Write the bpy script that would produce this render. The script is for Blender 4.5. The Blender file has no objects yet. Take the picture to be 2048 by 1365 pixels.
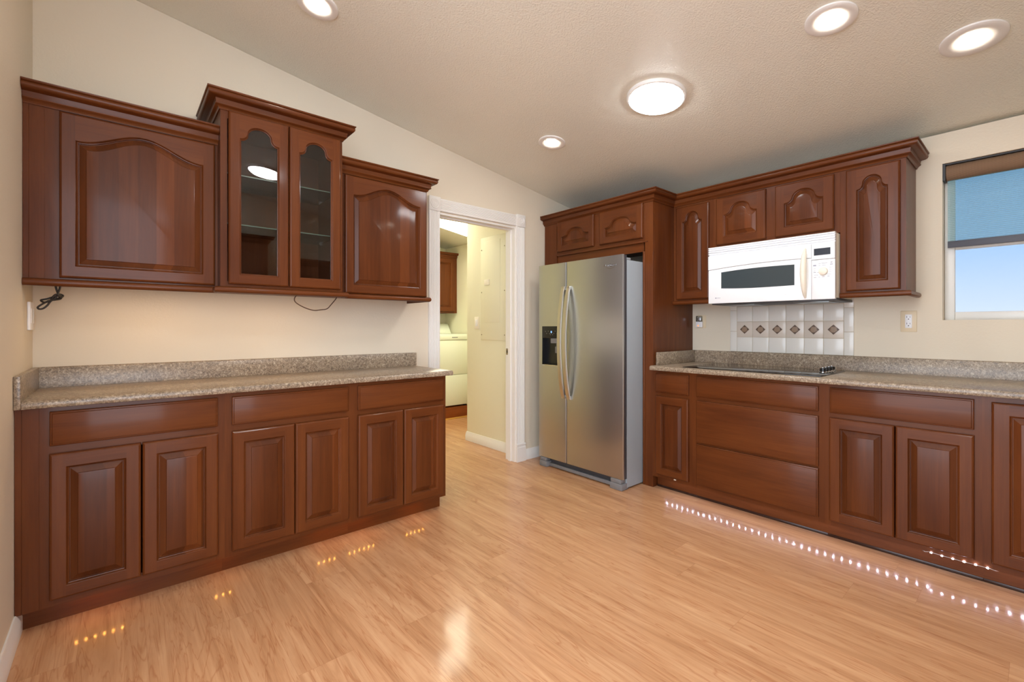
import bpy, bmesh, math, random
from mathutils import Vector, Matrix

# ---------------------------------------------------------------- camera, world, exposure
SC = bpy.context.scene
COL = SC.collection
YAW = math.radians(40.79)
cam_d = bpy.data.cameras.new('camera')
cam = bpy.data.objects.new('camera', cam_d)
COL.objects.link(cam)
cam.location = (0, 0, 1.2)
cam.rotation_euler = (math.pi / 2, 0, -YAW)
cam_d.sensor_width = 36.0
cam_d.lens = 912.4 / 2048 * 36.0
cam_d.shift_y = -26.5 / 2048
cam_d.clip_start = 0.05
SC.camera = cam
SC.view_settings.view_transform = 'Standard'
SC.view_settings.look = 'None'
SC.view_settings.exposure = 0.37
SC.view_settings.gamma = 1.0
SC.view_settings.use_curve_mapping = False
SC.cycles.use_denoising = True
SC.cycles.max_bounces = 10
SC.cycles.diffuse_bounces = 6
SC.cycles.glossy_bounces = 5
SC.cycles.transparent_max_bounces = 16
SC.cycles.sample_clamp_indirect = 6.0
SC.cycles.caustics_reflective = False
SC.cycles.caustics_refractive = False

L_TUBE = 42.0      # daylight tubes
L_CAN = 90.0       # recessed lamps
L_LAUN = 11.5      # laundry box light
L_UNDER = 15.0      # strips under the wall cabinets
L_LEDW = 110.0
L_LEDA = 70.0
W_SKY = 0.66
W_REAR = 7.6


def lin(r, g, b, a=1.0):
    f = lambda c: ((c / 255) / 12.92 if c / 255 <= 0.04045 else ((c / 255 + 0.055) / 1.055) ** 2.4)
    return (f(r), f(g), f(b), a)


def sky():
    w = bpy.data.worlds.new('sky')
    SC.world = w
    w.use_nodes = True
    nt = w.node_tree
    nt.nodes.clear()
    out = nt.nodes.new('ShaderNodeOutputWorld')
    bg = nt.nodes.new('ShaderNodeBackground')
    tc = nt.nodes.new('ShaderNodeTexCoord')
    sp = nt.nodes.new('ShaderNodeSeparateXYZ')
    nt.links.new(tc.outputs['Generated'], sp.inputs[0])
    rp = nt.nodes.new('ShaderNodeValToRGB')
    rp.color_ramp.elements[0].position = 0.0
    rp.color_ramp.elements[0].color = lin(170, 160, 145)
    rp.color_ramp.elements[1].position = 0.5
    rp.color_ramp.elements[1].color = lin(228, 238, 255)
    e = rp.color_ramp.elements.new(0.499); e.color = lin(190, 182, 168)
    e = rp.color_ramp.elements.new(0.515); e.color = lin(200, 221, 255)
    e = rp.color_ramp.elements.new(0.56); e.color = lin(140, 190, 252)
    e = rp.color_ramp.elements.new(0.8); e.color = lin(110, 170, 240)
    m = nt.nodes.new('ShaderNodeMath'); m.operation = 'MULTIPLY_ADD'
    m.inputs[1].default_value = 0.5; m.inputs[2].default_value = 0.5
    nt.links.new(sp.outputs['Z'], m.inputs[0])
    nt.links.new(m.outputs[0], rp.inputs[0])
    # added fill light: world brightened behind and left of the camera (-x, -y)
    rr = nt.nodes.new('ShaderNodeMapRange')
    rr.inputs['From Min'].default_value = 0.10; rr.inputs['From Max'].default_value = -0.30
    dt = nt.nodes.new('ShaderNodeVectorMath'); dt.operation = 'DOT_PRODUCT'
    dt.inputs[1].default_value = (0.72, 0.69, 0.0)
    nt.links.new(tc.outputs['Generated'], dt.inputs[0])
    nt.links.new(dt.outputs['Value'], rr.inputs['Value'])
    mx = nt.nodes.new('ShaderNodeMix'); mx.data_type = 'RGBA'
    nt.links.new(rr.outputs[0], mx.inputs[0])
    nt.links.new(rp.outputs[0], mx.inputs[6])
    c = lin(234, 243, 255)
    mx.inputs[7].default_value = (c[0] * W_REAR, c[1] * W_REAR, c[2] * W_REAR, 1)
    nt.links.new(mx.outputs[2], bg.inputs[0])
    bg.inputs[1].default_value = W_SKY
    nt.links.new(bg.outputs[0], out.inputs[0])


sky()

# ---------------------------------------------------------------- materials
MATS = {}


def newmat(name):
    m = bpy.data.materials.new(name)
    m.use_nodes = True
    nt = m.node_tree
    b = nt.nodes['Principled BSDF']
    MATS[name] = m
    return m, nt, b


def N(nt, t, **kw):
    n = nt.nodes.new('ShaderNode' + t)
    for k, v in kw.items():
        setattr(n, k, v)
    return n


def ramp(nt, fac, stops):
    r = N(nt, 'ValToRGB')
    el = r.color_ramp.elements
    el[0].position, el[0].color = stops[0]
    el[1].position, el[1].color = stops[-1]
    for p, c in stops[1:-1]:
        e = el.new(p); e.color = c
    nt.links.new(fac, r.inputs[0])
    return r.outputs[0]


def mapped(nt, scale, coord='Object', loc=(0, 0, 0)):
    tc = N(nt, 'TexCoord')
    mp = N(nt, 'Mapping')
    mp.inputs['Scale'].default_value = scale
    mp.inputs['Location'].default_value = loc
    nt.links.new(tc.outputs[coord], mp.inputs[0])
    return mp.outputs[0]


def noise(nt, vec, scale, detail=3, rough=0.5, dist=0.0):
    n = N(nt, 'TexNoise')
    n.inputs['Scale'].default_value = scale
    n.inputs['Detail'].default_value = detail
    n.inputs['Roughness'].default_value = rough
    n.inputs['Distortion'].default_value = dist
    nt.links.new(vec, n.inputs['Vector'])
    return n.outputs['Fac']


def mix(nt, fac, a, b, mode='MIX'):
    m = N(nt, 'Mix', data_type='RGBA', blend_type=mode)
    if isinstance(fac, float):
        m.inputs[0].default_value = fac
    else:
        nt.links.new(fac, m.inputs[0])
    for i, v in ((6, a), (7, b)):
        if isinstance(v, tuple):
            m.inputs[i].default_value = v
        else:
            nt.links.new(v, m.inputs[i])
    return m.outputs[2]


def math_(nt, op, a, b=0.0, c=0.0):
    m = N(nt, 'Math', operation=op)
    for i, v in enumerate((a, b, c)):
        if isinstance(v, (int, float)):
            m.inputs[i].default_value = v
        else:
            nt.links.new(v, m.inputs[i])
    return m.outputs[0]


def bump(nt, b, h, strength, dist=0.002):
    bp = N(nt, 'Bump')
    bp.inputs['Strength'].default_value = strength
    bp.inputs['Distance'].default_value = dist
    nt.links.new(h, bp.inputs['Height'])
    nt.links.new(bp.outputs[0], b.inputs['Normal'])


def flat(name, rgb, rough=0.5, metal=0.0, spec=0.5, coat=0.0):
    m, nt, b = newmat(name)
    b.inputs['Base Color'].default_value = lin(*rgb)
    b.inputs['Roughness'].default_value = rough
    b.inputs['Metallic'].default_value = metal
    b.inputs['Specular IOR Level'].default_value = spec
    b.inputs['Coat Weight'].default_value = coat
    return m


def emit(name, rgb, strength):
    m, nt, b = newmat(name)
    nt.nodes.remove(b)
    e = N(nt, 'Emission')
    e.inputs[0].default_value = lin(*rgb)
    e.inputs[1].default_value = strength
    nt.links.new(e.outputs[0], nt.nodes['Material Output'].inputs[0])
    return m


def plaster(name, rgb, bstr, scale, rough, spec=0.3):
    m, nt, b = newmat(name)
    v = mapped(nt, (1, 1, 1))
    n1 = noise(nt, v, 1.3, 2)
    c = ramp(nt, n1, [(0.3, lin(*[x * 0.975 for x in rgb])), (0.7, lin(*rgb))])
    nt.links.new(c, b.inputs['Base Color'])
    b.inputs['Roughness'].default_value = rough
    b.inputs['Specular IOR Level'].default_value = spec
    bump(nt, b, noise(nt, v, scale, 2, 0.55), bstr, 0.003)
    return m


def wood(name, axis, stave=False, tone=1.0):
    """cherry stained cabinet wood; axis 'v' grain runs up, 'h' grain runs sideways"""
    m, nt, b = newmat(name)
    sc = (16, 16, 1.0) if axis == 'v' else (1.3, 1.3, 20)
    v = mapped(nt, sc)
    g = noise(nt, v, 1.6, 5, 0.62, 0.6)
    fine = noise(nt, mapped(nt, (90, 90, 4) if axis == 'v' else (5, 5, 110)), 1.5, 3, 0.6)
    big = noise(nt, mapped(nt, (2.2, 2.2, 0.8) if axis == 'v' else (0.9, 0.9, 3.0)), 1.5, 2)
    tone *= 0.85
    t = lambda r, gg, bb: lin(r * tone, gg * tone, bb * tone)
    c = ramp(nt, g, [(0.25, t(86, 40, 15)), (0.5, t(112, 58, 25)), (0.78, t(134, 75, 35))])
    c2 = ramp(nt, big, [(0.3, t(90, 43, 18)), (0.7, t(132, 72, 32))])
    c = mix(nt, 0.5, c, c2)
    dark = ramp(nt, fine, [(0.35, (0.84, 0.82, 0.80, 1)), (0.6, (1, 1, 1, 1))])
    c = mix(nt, 0.45, c, dark, 'MULTIPLY')
    if stave:
        tc = N(nt, 'TexCoord'); sp = N(nt, 'SeparateXYZ')
        nt.links.new(tc.outputs['Object'], sp.inputs[0])
        s = math_(nt, 'ADD', sp.outputs['X'], sp.outputs['Y'])
        s = math_(nt, 'FLOOR', math_(nt, 'DIVIDE', math_(nt, 'ADD', s, 7.013), 0.068))
        wn = N(nt, 'TexWhiteNoise', noise_dimensions='1D')
        nt.links.new(s, wn.inputs['W'])
        st = ramp(nt, wn.outputs['Value'], [(0.0, (0.70, 0.66, 0.62, 1)), (0.6, (1, 1, 1, 1)), (1.0, (1.3, 1.28, 1.25, 1))])
        c = mix(nt, 0.85, c, st, 'MULTIPLY')
    nt.links.new(c, b.inputs['Base Color'])
    b.inputs['Roughness'].default_value = 0.40
    b.inputs['Specular IOR Level'].default_value = 0.14
    b.inputs['Coat Weight'].default_value = 0.20
    b.inputs['Coat Roughness'].default_value = 0.12
    bump(nt, b, fine, 0.04, 0.001)
    return m


def floor_mat():
    m, nt, b = newmat('laminate_floor')
    tc = N(nt, 'TexCoord'); sp = N(nt, 'SeparateXYZ')
    nt.links.new(tc.outputs['Object'], sp.inputs[0])
    X, Y = sp.outputs['X'], sp.outputs['Y']
    Wd, Ln = 0.195, 1.22
    xr = math_(nt, 'DIVIDE', math_(nt, 'ADD', X, 10.06), Wd)
    row = math_(nt, 'FLOOR', xr)
    w1 = N(nt, 'TexWhiteNoise', noise_dimensions='1D'); nt.links.new(row, w1.inputs['W'])
    yr = math_(nt, 'ADD', math_(nt, 'DIVIDE', math_(nt, 'ADD', Y, 10.0), Ln), math_(nt, 'MULTIPLY', w1.outputs['Value'], 7.3))
    pl = math_(nt, 'FLOOR', yr)
    cb = N(nt, 'CombineXYZ'); nt.links.new(row, cb.inputs[0]); nt.links.new(pl, cb.inputs[1])
    w2 = N(nt, 'TexWhiteNoise', noise_dimensions='2D'); nt.links.new(cb.outputs[0], w2.inputs['Vector'])
    # grain shifted per plank
    off = N(nt, 'VectorMath', operation='MULTIPLY_ADD')
    nt.links.new(w2.outputs['Color'], off.inputs[0])
    off.inputs[1].default_value = (9, 13, 5)
    nt.links.new(tc.outputs['Object'], off.inputs[2])
    def mp(scale):
        q = N(nt, 'Mapping'); q.inputs['Scale'].default_value = scale
        nt.links.new(off.outputs[0], q.inputs[0]); return q.outputs[0]
    g = noise(nt, mp((9, 0.85, 1)), 1.6, 4, 0.6, 1.4)
    fine = noise(nt, mp((75, 2.4, 1)), 1.3, 3, 0.65, 0.3)
    vein = noise(nt, mp((11, 0.75, 1)), 1.2, 3, 0.6, 2.2)
    c = ramp(nt, g, [(0.28, lin(178, 130, 92)), (0.5, lin(198, 150, 110)), (0.75, lin(212, 168, 128))])
    tone = ramp(nt, w2.outputs['Value'], [(0.0, (0.94, 0.92, 0.90, 1)), (0.5, (1, 1, 1, 1)), (1.0, (1.04, 1.04, 1.04, 1))])
    c = mix(nt, 1.0, c, tone, 'MULTIPLY')
    fd = ramp(nt, fine, [(0.30, (0.90, 0.85, 0.82, 1)), (0.52, (1, 1, 1, 1))])
    c = mix(nt, 1.0, c, fd, 'MULTIPLY')
    vd = ramp(nt, vein, [(0.475, (1, 1, 1, 1)), (0.5, (0.80, 0.66, 0.58, 1)), (0.525, (1, 1, 1, 1))])
    c = mix(nt, 0.8, c, vd, 'MULTIPLY')
    def seam(t, w):
        f = math_(nt, 'FRACT', t)
        d = math_(nt, 'MINIMUM', f, math_(nt, 'SUBTRACT', 1.0, f))
        return math_(nt, 'LESS_THAN', d, w)
    se = math_(nt, 'MAXIMUM', seam(xr, 0.0045), seam(yr, 0.0009))
    c = mix(nt, math_(nt, 'MULTIPLY', se, 0.28), c, lin(150, 95, 62))
    nt.links.new(c, b.inputs['Base Color'])
    rr = N(nt, 'MapRange'); nt.links.new(fine, rr.inputs['Value'])
    rr.inputs['To Min'].default_value = 0.26; rr.inputs['To Max'].default_value = 0.36
    nt.links.new(rr.outputs[0], b.inputs['Roughness'])
    b.inputs['Coat Weight'].default_value = 0.45; b.inputs['Coat Roughness'].default_value = 0.11
    b.inputs['Specular IOR Level'].default_value = 0.12
    bump(nt, b, fine, 0.025, 0.0008)
    return m


def counter_mat():
    m, nt, b = newmat('granite_laminate')
    v = mapped(nt, (1, 1, 1))
    n1 = noise(nt, v, 85, 4, 0.7, 0.8)
    n2 = noise(nt, v, 190, 2, 0.6)
    n3 = noise(nt, v, 9, 3, 0.6)
    c = ramp(nt, n1, [(0.34, lin(70, 58, 48)), (0.45, lin(126, 109, 91)), (0.55, lin(160, 143, 122)), (0.66, lin(212, 200, 180))])
    c2 = ramp(nt, n2, [(0.35, lin(96, 80, 66)), (0.55, lin(160, 146, 128)), (0.7, lin(206, 198, 184))])
    c = mix(nt, 0.4, c, c2)
    t = ramp(nt, n3, [(0.3, (0.86, 0.84, 0.83, 1)), (0.7, (1.08, 1.05, 1.0, 1))])
    c = mix(nt, 1.0, c, t, 'MULTIPLY')
    nt.links.new(c, b.inputs['Base Color'])
    b.inputs['Roughness'].default_value = 0.28
    return m


def steel_mat():
    m, nt, b = newmat('brushed_steel')
    b.inputs['Base Color'].default_value = lin(188, 190, 190)
    b.inputs['Metallic'].default_value = 1.0
    n = noise(nt, mapped(nt, (420, 420, 1.2)), 1.0, 2)
    rr = N(nt, 'MapRange'); nt.links.new(n, rr.inputs['Value'])
    rr.inputs['To Min'].default_value = 0.285; rr.inputs['To Max'].default_value = 0.315
    nt.links.new(rr.outputs[0], b.inputs['Roughness'])
    b.inputs['Anisotropic'].default_value = 0.6
    tg = N(nt, 'Tangent', direction_type='RADIAL', axis='Z')
    nt.links.new(tg.outputs[0], b.inputs['Tangent'])
    return m


def glass_mat(name, tint=(1, 1, 1, 1), refl=1.0):
    m, nt, b = newmat(name)
    nt.nodes.remove(b)
    tr = N(nt, 'BsdfTransparent'); tr.inputs[0].default_value = tint
    gl = N(nt, 'BsdfGlossy'); gl.inputs['Roughness'].default_value = 0.0
    fr = N(nt, 'Fresnel'); fr.inputs[0].default_value = 1.5
    mxs = N(nt, 'MixShader')
    nt.links.new(math_(nt, 'MULTIPLY', fr.outputs[0], refl), mxs.inputs[0])
    nt.links.new(tr.outputs[0], mxs.inputs[1]); nt.links.new(gl.outputs[0], mxs.inputs[2])
    nt.links.new(mxs.outputs[0], nt.nodes['Material Output'].inputs[0])
    return m


def shade_mat():
    """open-weave screen fabric: dark threads with see-through gaps"""
    m, nt, b = newmat('screen_fabric')
    b.inputs['Base Color'].default_value = lin(130, 180, 190)
    b.inputs['Roughness'].default_value = 0.9
    tr = N(nt, 'BsdfTransparent')
    tc = N(nt, 'TexCoord'); sp = N(nt, 'SeparateXYZ')
    nt.links.new(tc.outputs['Object'], sp.inputs[0])
    sz = math_(nt, 'SINE', math_(nt, 'MULTIPLY', sp.outputs['Z'], 2 * math.pi / 0.0105))
    sy = math_(nt, 'SINE', math_(nt, 'MULTIPLY', sp.outputs['Y'], 2 * math.pi / 0.006))
    f = math_(nt, 'MULTIPLY_ADD', sz, 0.06, 0.64)
    f = math_(nt, 'MULTIPLY_ADD', sy, 0.03, f)
    mxs = N(nt, 'MixShader')
    nt.links.new(f, mxs.inputs[0])
    nt.links.new(b.outputs[0], mxs.inputs[1]); nt.links.new(tr.outputs[0], mxs.inputs[2])
    nt.links.new(mxs.outputs[0], nt.nodes['Material Output'].inputs[0])
    return m


def weave_mat():
    m, nt, b = newmat('woven_valance')
    tc = N(nt, 'TexCoord'); sp = N(nt, 'SeparateXYZ')
    nt.links.new(tc.outputs['Object'], sp.inputs[0])
    a = math_(nt, 'SINE', math_(nt, 'MULTIPLY', math_(nt, 'ADD', sp.outputs['Y'], sp.outputs['Z']), 620))
    c_ = math_(nt, 'SINE', math_(nt, 'MULTIPLY', math_(nt, 'SUBTRACT', sp.outputs['Y'], sp.outputs['Z']), 620))
    f = math_(nt, 'MULTIPLY_ADD', math_(nt, 'MULTIPLY', a, c_), 0.5, 0.5)
    c = ramp(nt, f, [(0.2, lin(104, 78, 58)), (0.8, lin(150, 120, 94))])
    nt.links.new(c, b.inputs['Base Color'])
    b.inputs['Roughness'].default_value = 0.85
    return m


def decor_mat():
    m, nt, b = newmat('carved_diamond')
    w = N(nt, 'TexWave', wave_type='RINGS', rings_direction='SPHERICAL')
    w.inputs['Scale'].default_value = 1.5; w.inputs['Distortion'].default_value = 1.6; w.inputs['Detail Scale'].default_value = 5.0
    w.inputs['Detail'].default_value = 2
    nt.links.new(mapped(nt, (1, 1, 1), 'Generated', (-.5, -.5, -.5)), w.inputs['Vector'])
    c = ramp(nt, w.outputs['Fac'], [(0.2, lin(88, 68, 54)), (0.8, lin(150, 126, 104))])
    nt.links.new(c, b.inputs['Base Color'])
    b.inputs['Roughness'].default_value = 0.4
    bump(nt, b, w.outputs['Fac'], 0.6, 0.002)
    return m


M_WALL = plaster('cream_paint', (224, 213, 193), 0.22, 95, 0.6)
M_LWALL = plaster('yellow_cream_paint', (230, 227, 202), 0.15, 95, 0.6)
M_CEIL = plaster('ceiling_texture', (234, 232, 219), 1.0, 120, 0.30, 0.5)
M_WV = wood('cherry_upright', 'v')
M_WH = wood('cherry_level', 'h')
M_WP = wood('cherry_panel', 'v', True)
M_WI = wood('cabinet_inside', 'v', False, 0.85)
M_FLOOR = floor_mat()
M_CTR = counter_mat()
M_STEEL = steel_mat()
M_TRIM = flat('white_trim', (232, 230, 226), 0.35)
M_WHITE = flat('white_enamel', (242, 244, 247), 0.28, coat=0.3)
M_IVORY = flat('ivory_plastic', (236, 229, 213), 0.4)
M_BEIGE = flat('beige_plate', (222, 204, 172), 0.45)
M_PLATE = flat('white_plate', (238, 238, 240), 0.35)
M_GREYSIDE = flat('grey_cabinet_paint', (150, 158, 164), 0.42)
M_DGREY = flat('dark_grey_plastic', (62, 62, 66), 0.45)
M_MGREY = flat('mid_grey_plastic', (120, 120, 122), 0.45)
M_BLACK = flat('black_plastic', (16, 17, 20), 0.3)
M_SLOT = flat('slot_black', (12, 12, 12), 0.6)
M_HANDLE = flat('satin_handle', (206, 202, 192), 0.34, 1.0)
M_CHROME = flat('chrome', (215, 218, 222), 0.12, 1.0)
M_BGLASS = flat('black_ceramic_glass', (10, 10, 11), 0.05)
M_MWGLASS = flat('dark_window_glass', (62, 72, 76), 0.12)
M_DISPLAY = flat('display_grey', (48, 54, 64), 0.2)
M_INK = flat('print_grey', (150, 152, 168), 0.5)
M_FILTER = flat('grease_filter_metal', (150, 158, 162), 0.3, 0.9)
M_TILE = flat('glazed_tile', (226, 222, 214), 0.18)
M_GROUT = flat('grout', (196, 182, 156), 0.8)
M_DECOR = decor_mat()
M_CORD = flat('dark_brown_cord', (36, 28, 22), 0.55)
M_PVC = flat('window_vinyl', (226, 226, 222), 0.35)
M_SHADE = shade_mat()
M_WEAVE = weave_mat()
M_HEM = flat('hem_bar_slate', (78, 80, 90), 0.5)
M_BRACKET = flat('dark_bracket', (40, 38, 38), 0.5)
M_GLASS = glass_mat('cabinet_glass', (0.88, 0.88, 0.86, 1), 0.95)
M_WGLASS = glass_mat('window_glass', (0.97, 0.98, 0.98, 1), 0.8)
M_SHELF = glass_mat('shelf_glass', (0.80, 0.88, 0.84, 1))
M_SHELFEDGE = flat('shelf_glass_edge', (120, 140, 126), 0.2)
M_BRASS = flat('strike_metal', (150, 140, 120), 0.3, 1.0)
M_OAK = wood('platform_oak', 'h', False, 1.35)
M_TUBE = emit('tube_diffuser', (250, 252, 255), L_TUBE)
M_CAN = emit('lamp_lens', (255, 242, 222), L_CAN)
M_LAUN = emit('laundry_diffuser', (255, 250, 222), L_LAUN)
M_UNDER = emit('warm_strip', (255, 206, 140), L_UNDER)
M_LEDW = emit('white_led', (222, 226, 255), L_LEDW)
M_LEDA = emit('amber_led', (255, 168, 70), L_LEDA)
M_ORANGE = emit('orange_indicator', (255, 120, 40), 2.0)
M_BLUE = emit('blue_indicator', (150, 200, 255), 1.2)
M_CLEAR = glass_mat('clear_plastic', (0.92, 0.93, 0.93, 1), 2.2)
M_TOE = flat('dark_toe_strip', (44, 26, 20), .2)
M_TAPE = flat('led_tape', (225, 225, 228), 0.5)

# ---------------------------------------------------------------- geometry helpers
XC, YA, XB = -0.302, 3.065, 3.645          # left wall, doorway wall, range wall
CZ0, CS = 2.912, -0.1525                    # ceiling z = CZ0 + CS*x


def cz(x):
    return CZ0 + CS * x


FW = lambda x, y, z: (x, y, z)
FA = lambda u, v, w: (u, YA - w, v)         # doorway wall: u = x, v = z, w = out of the wall
FB = lambda u, v, w: (XB - w, -u, v)        # range wall: u = -y, v = z, w = out of the wall
ORIG = {}


class MB:
    def __init__(s, frame=FW):
        s.f = frame; s.vs = []; s.fs = []; s.mi = []

    def v(s, p):
        s.vs.append(s.f(*p)); return len(s.vs) - 1

    def face(s, idx, mi=0):
        s.fs.append(idx); s.mi.append(mi)

    def box(s, a0, a1, b0, b1, c0, c1, mi=0):
        i = [s.v((a, b, c)) for c in (c0, c1) for b in (b0, b1) for a in (a0, a1)]
        for q in ((0, 2, 3, 1), (4, 5, 7, 6), (0, 1, 5, 4), (2, 6, 7, 3), (0, 4, 6, 2), (1, 3, 7, 5)):
            s.face([i[k] for k in q], mi)
        return s

    def prism(s, pts, w0, w1, mi=0):
        """polygon of (a, b) extruded along the third frame axis"""
        n = len(pts)
        A = [s.v((p[0], p[1], w0)) for p in pts]
        B = [s.v((p[0], p[1], w1)) for p in pts]
        s.face(A[::-1], mi); s.face(B, mi)
        for k in range(n):
            s.face([A[k], A[(k + 1) % n], B[(k + 1) % n], B[k]], mi)
        return s

    def loft(s, rings, cap0=True, cap1=True, mi=0, closed=True):
        R = [[s.v(p) for p in r] for r in rings]
        n = len(R[0])
        for a, b in zip(R, R[1:]):
            for k in range(n if closed else n - 1):
                s.face([a[k], a[(k + 1) % n], b[(k + 1) % n], b[k]], mi)
        if cap0: s.face(R[0][::-1], mi)
        if cap1: s.face(R[-1], mi)
        return R

    def revolve(s, prof, c, n=32, mi=0, ax='z', rot=None):
        """prof [(r, h)] about an axis through c"""
        R = []
        for r, h in prof:
            ring = []
            for k in range(n):
                t = 2 * math.pi * k / n
                p = Vector((r * math.cos(t), r * math.sin(t), h))
                if ax == 'x': p = Vector((p.z, p.x, p.y))
                elif ax == 'y': p = Vector((p.y, p.z, p.x))
                if rot is not None: p = rot @ p
                ring.append((c[0] + p.x, c[1] + p.y, c[2] + p.z))
            R.append(ring)
        s.loft(R, prof[0][0] > 1e-6, prof[-1][0] > 1e-6, mi)
        return s

    def tube(s, pts, r, n=8, mi=0, flat_=1.0):
        P = [Vector(s.f(*p)) for p in pts]
        f, s.f = s.f, FW
        rings = []
        up = Vector((0.2, 0.1, 1)).normalized()
        for k, p in enumerate(P):
            t = (P[min(k + 1, len(P) - 1)] - P[max(k - 1, 0)]).normalized()
            a = t.cross(up)
            if a.length < 1e-3: a = t.cross(Vector((1, 0, 0)))
            a.normalize(); b = a.cross(t)
            up = b
            rr = r[k] if isinstance(r, (list, tuple)) else r
            rings.append([tuple(p + (a * math.cos(q) + b * math.sin(q) * flat_) * rr) for q in [2 * math.pi * j / n for j in range(n)]])
        s.loft(rings, True, True, mi)
        s.f = f
        return s

    def sweep(s, prof, path, z0, mi=0):
        """prof [(out, up)] swept along a level path of (x, y) with mitred corners; out is to the right of travel"""
        n = len(path)
        rings = []
        for k, p in enumerate(path):
            p = Vector((p[0], p[1]))
            d0 = (p - Vector(path[k - 1][:2])).normalized() if k else None
            d1 = (Vector(path[k + 1][:2]) - p).normalized() if k < n - 1 else None
            n0 = Vector((d0.y, -d0.x)) if d0 else None
            n1 = Vector((d1.y, -d1.x)) if d1 else None
            if n0 is None: m = n1
            elif n1 is None: m = n0
            else:
                m = n0 + n1
                m = m / m.length_squared * 2
            rings.append([(p.x + m.x * o, p.y + m.y * o, z0 + h) for o, h in prof])
        s.loft(rings, True, True, mi)
        return s


def build(mb, name, mats, parent=None, bevel=0.0, seg=2, smooth=38, loc=None):
    me = bpy.data.meshes.new(name)
    o0 = ORIG[parent.name] if parent is not None else (Vector(loc) if loc is not None else Vector((0, 0, 0)))
    me.from_pydata([tuple(Vector(p) - o0) for p in mb.vs], [], mb.fs)
    if not isinstance(mats, (list, tuple)): mats = [mats]
    for m in mats: me.materials.append(m)
    if len(mats) > 1:
        for p, i in zip(me.polygons, mb.mi): p.material_index = i
    bm = bmesh.new(); bm.from_mesh(me)
    bmesh.ops.recalc_face_normals(bm, faces=bm.faces)
    if bevel > 0:
        ed = [e for e in bm.edges if len(e.link_faces) == 2 and e.calc_face_angle(0) > math.radians(30)]
        bmesh.ops.bevel(bm, geom=ed, offset=bevel, segments=seg, affect='EDGES', profile=0.5, clamp_overlap=True)
    bm.to_mesh(me); bm.free()
    if smooth:
        me.polygons.foreach_set('use_smooth', [True] * len(me.polygons))
        me.set_sharp_from_angle(angle=math.radians(smooth))
    o = bpy.data.objects.new(name, me)
    COL.objects.link(o)
    if parent is not None:
        o.parent = parent
    else:
        o.location = o0
    ORIG[o.name] = o0
    return o


def tag(o, label, cat, group=None, kind=None):
    if label: o['label'] = label
    if cat: o['category'] = cat
    if group: o['group'] = group
    if kind: o['kind'] = kind
    return o


def thing(name, loc, label, cat, group=None, kind=None):
    o = bpy.data.objects.new(name, None)
    o.empty_display_size = 0.05
    COL.objects.link(o)
    o.location = loc
    ORIG[o.name] = Vector(loc)
    return tag(o, label, cat, group, kind)


def simple_box(name, mats, a, parent=None, frame=FW, bevel=0.0, loc=None):
    return build(MB(frame).box(*a), name, mats, parent, bevel, loc=loc)


def catmull(pts, n=8):
    P = [Vector(p) for p in pts]
    out = []
    for i in range(len(P) - 1):
        a, b, c, d = P[max(i - 1, 0)], P[i], P[i + 1], P[min(i + 2, len(P) - 1)]
        for k in range(n):
            t = k / n
            out.append(0.5 * ((2 * b) + (c - a) * t + (2 * a - 5 * b + 4 * c - d) * t * t + (3 * b - a - 3 * c + d) * t ** 3))
    out.append(P[-1])
    return [tuple(p) for p in out]


# ---------------------------------------------------------------- joinery
def arch_pts(l, r, b, sh, rise, style, n=28):
    """outline bl, br, then the top from right to left"""
    P = [(l, b), (r, b)]
    c, hw = (l + r) / 2, (r - l) / 2
    if style == 'rect':
        return P + [(r, sh), (l, sh)]
    top = []
    if style == 'soft':
        for k in range(n + 1):
            s = 1 - 2 * k / n
            top.append((c + s * hw, sh + rise * 0.5 * (1 + math.cos(math.pi * min(1, abs(s) / 0.97)))))
    else:                                   # 'ogee': hollow shoulder then round crown
        s0 = 0.62 if style == 'ogee' else 0.60
        f0 = 0.44
        h = n // 4
        right = []
        for k in range(h + 1):
            t = k / h * math.pi / 2
            right.append((1 - (1 - s0) * math.sin(t), f0 * (1 - math.cos(t))))
        for k in range(1, h + 1):
            t = k / h * math.pi / 2
            right.append((s0 * math.cos(t), f0 + (1 - f0) * math.sin(t)))
        if style == 'ogee2':                # softer for wide low doors
            right = [(x * 0.85 + 0.15 * (1 - k / (2 * h)), y) for k, (x, y) in enumerate(right)]
        left = [(-x, y) for x, y in right[:-1]][::-1]
        for x, y in right + left:
            top.append((c + x * hw, sh + rise * y))
    return P + top


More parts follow.
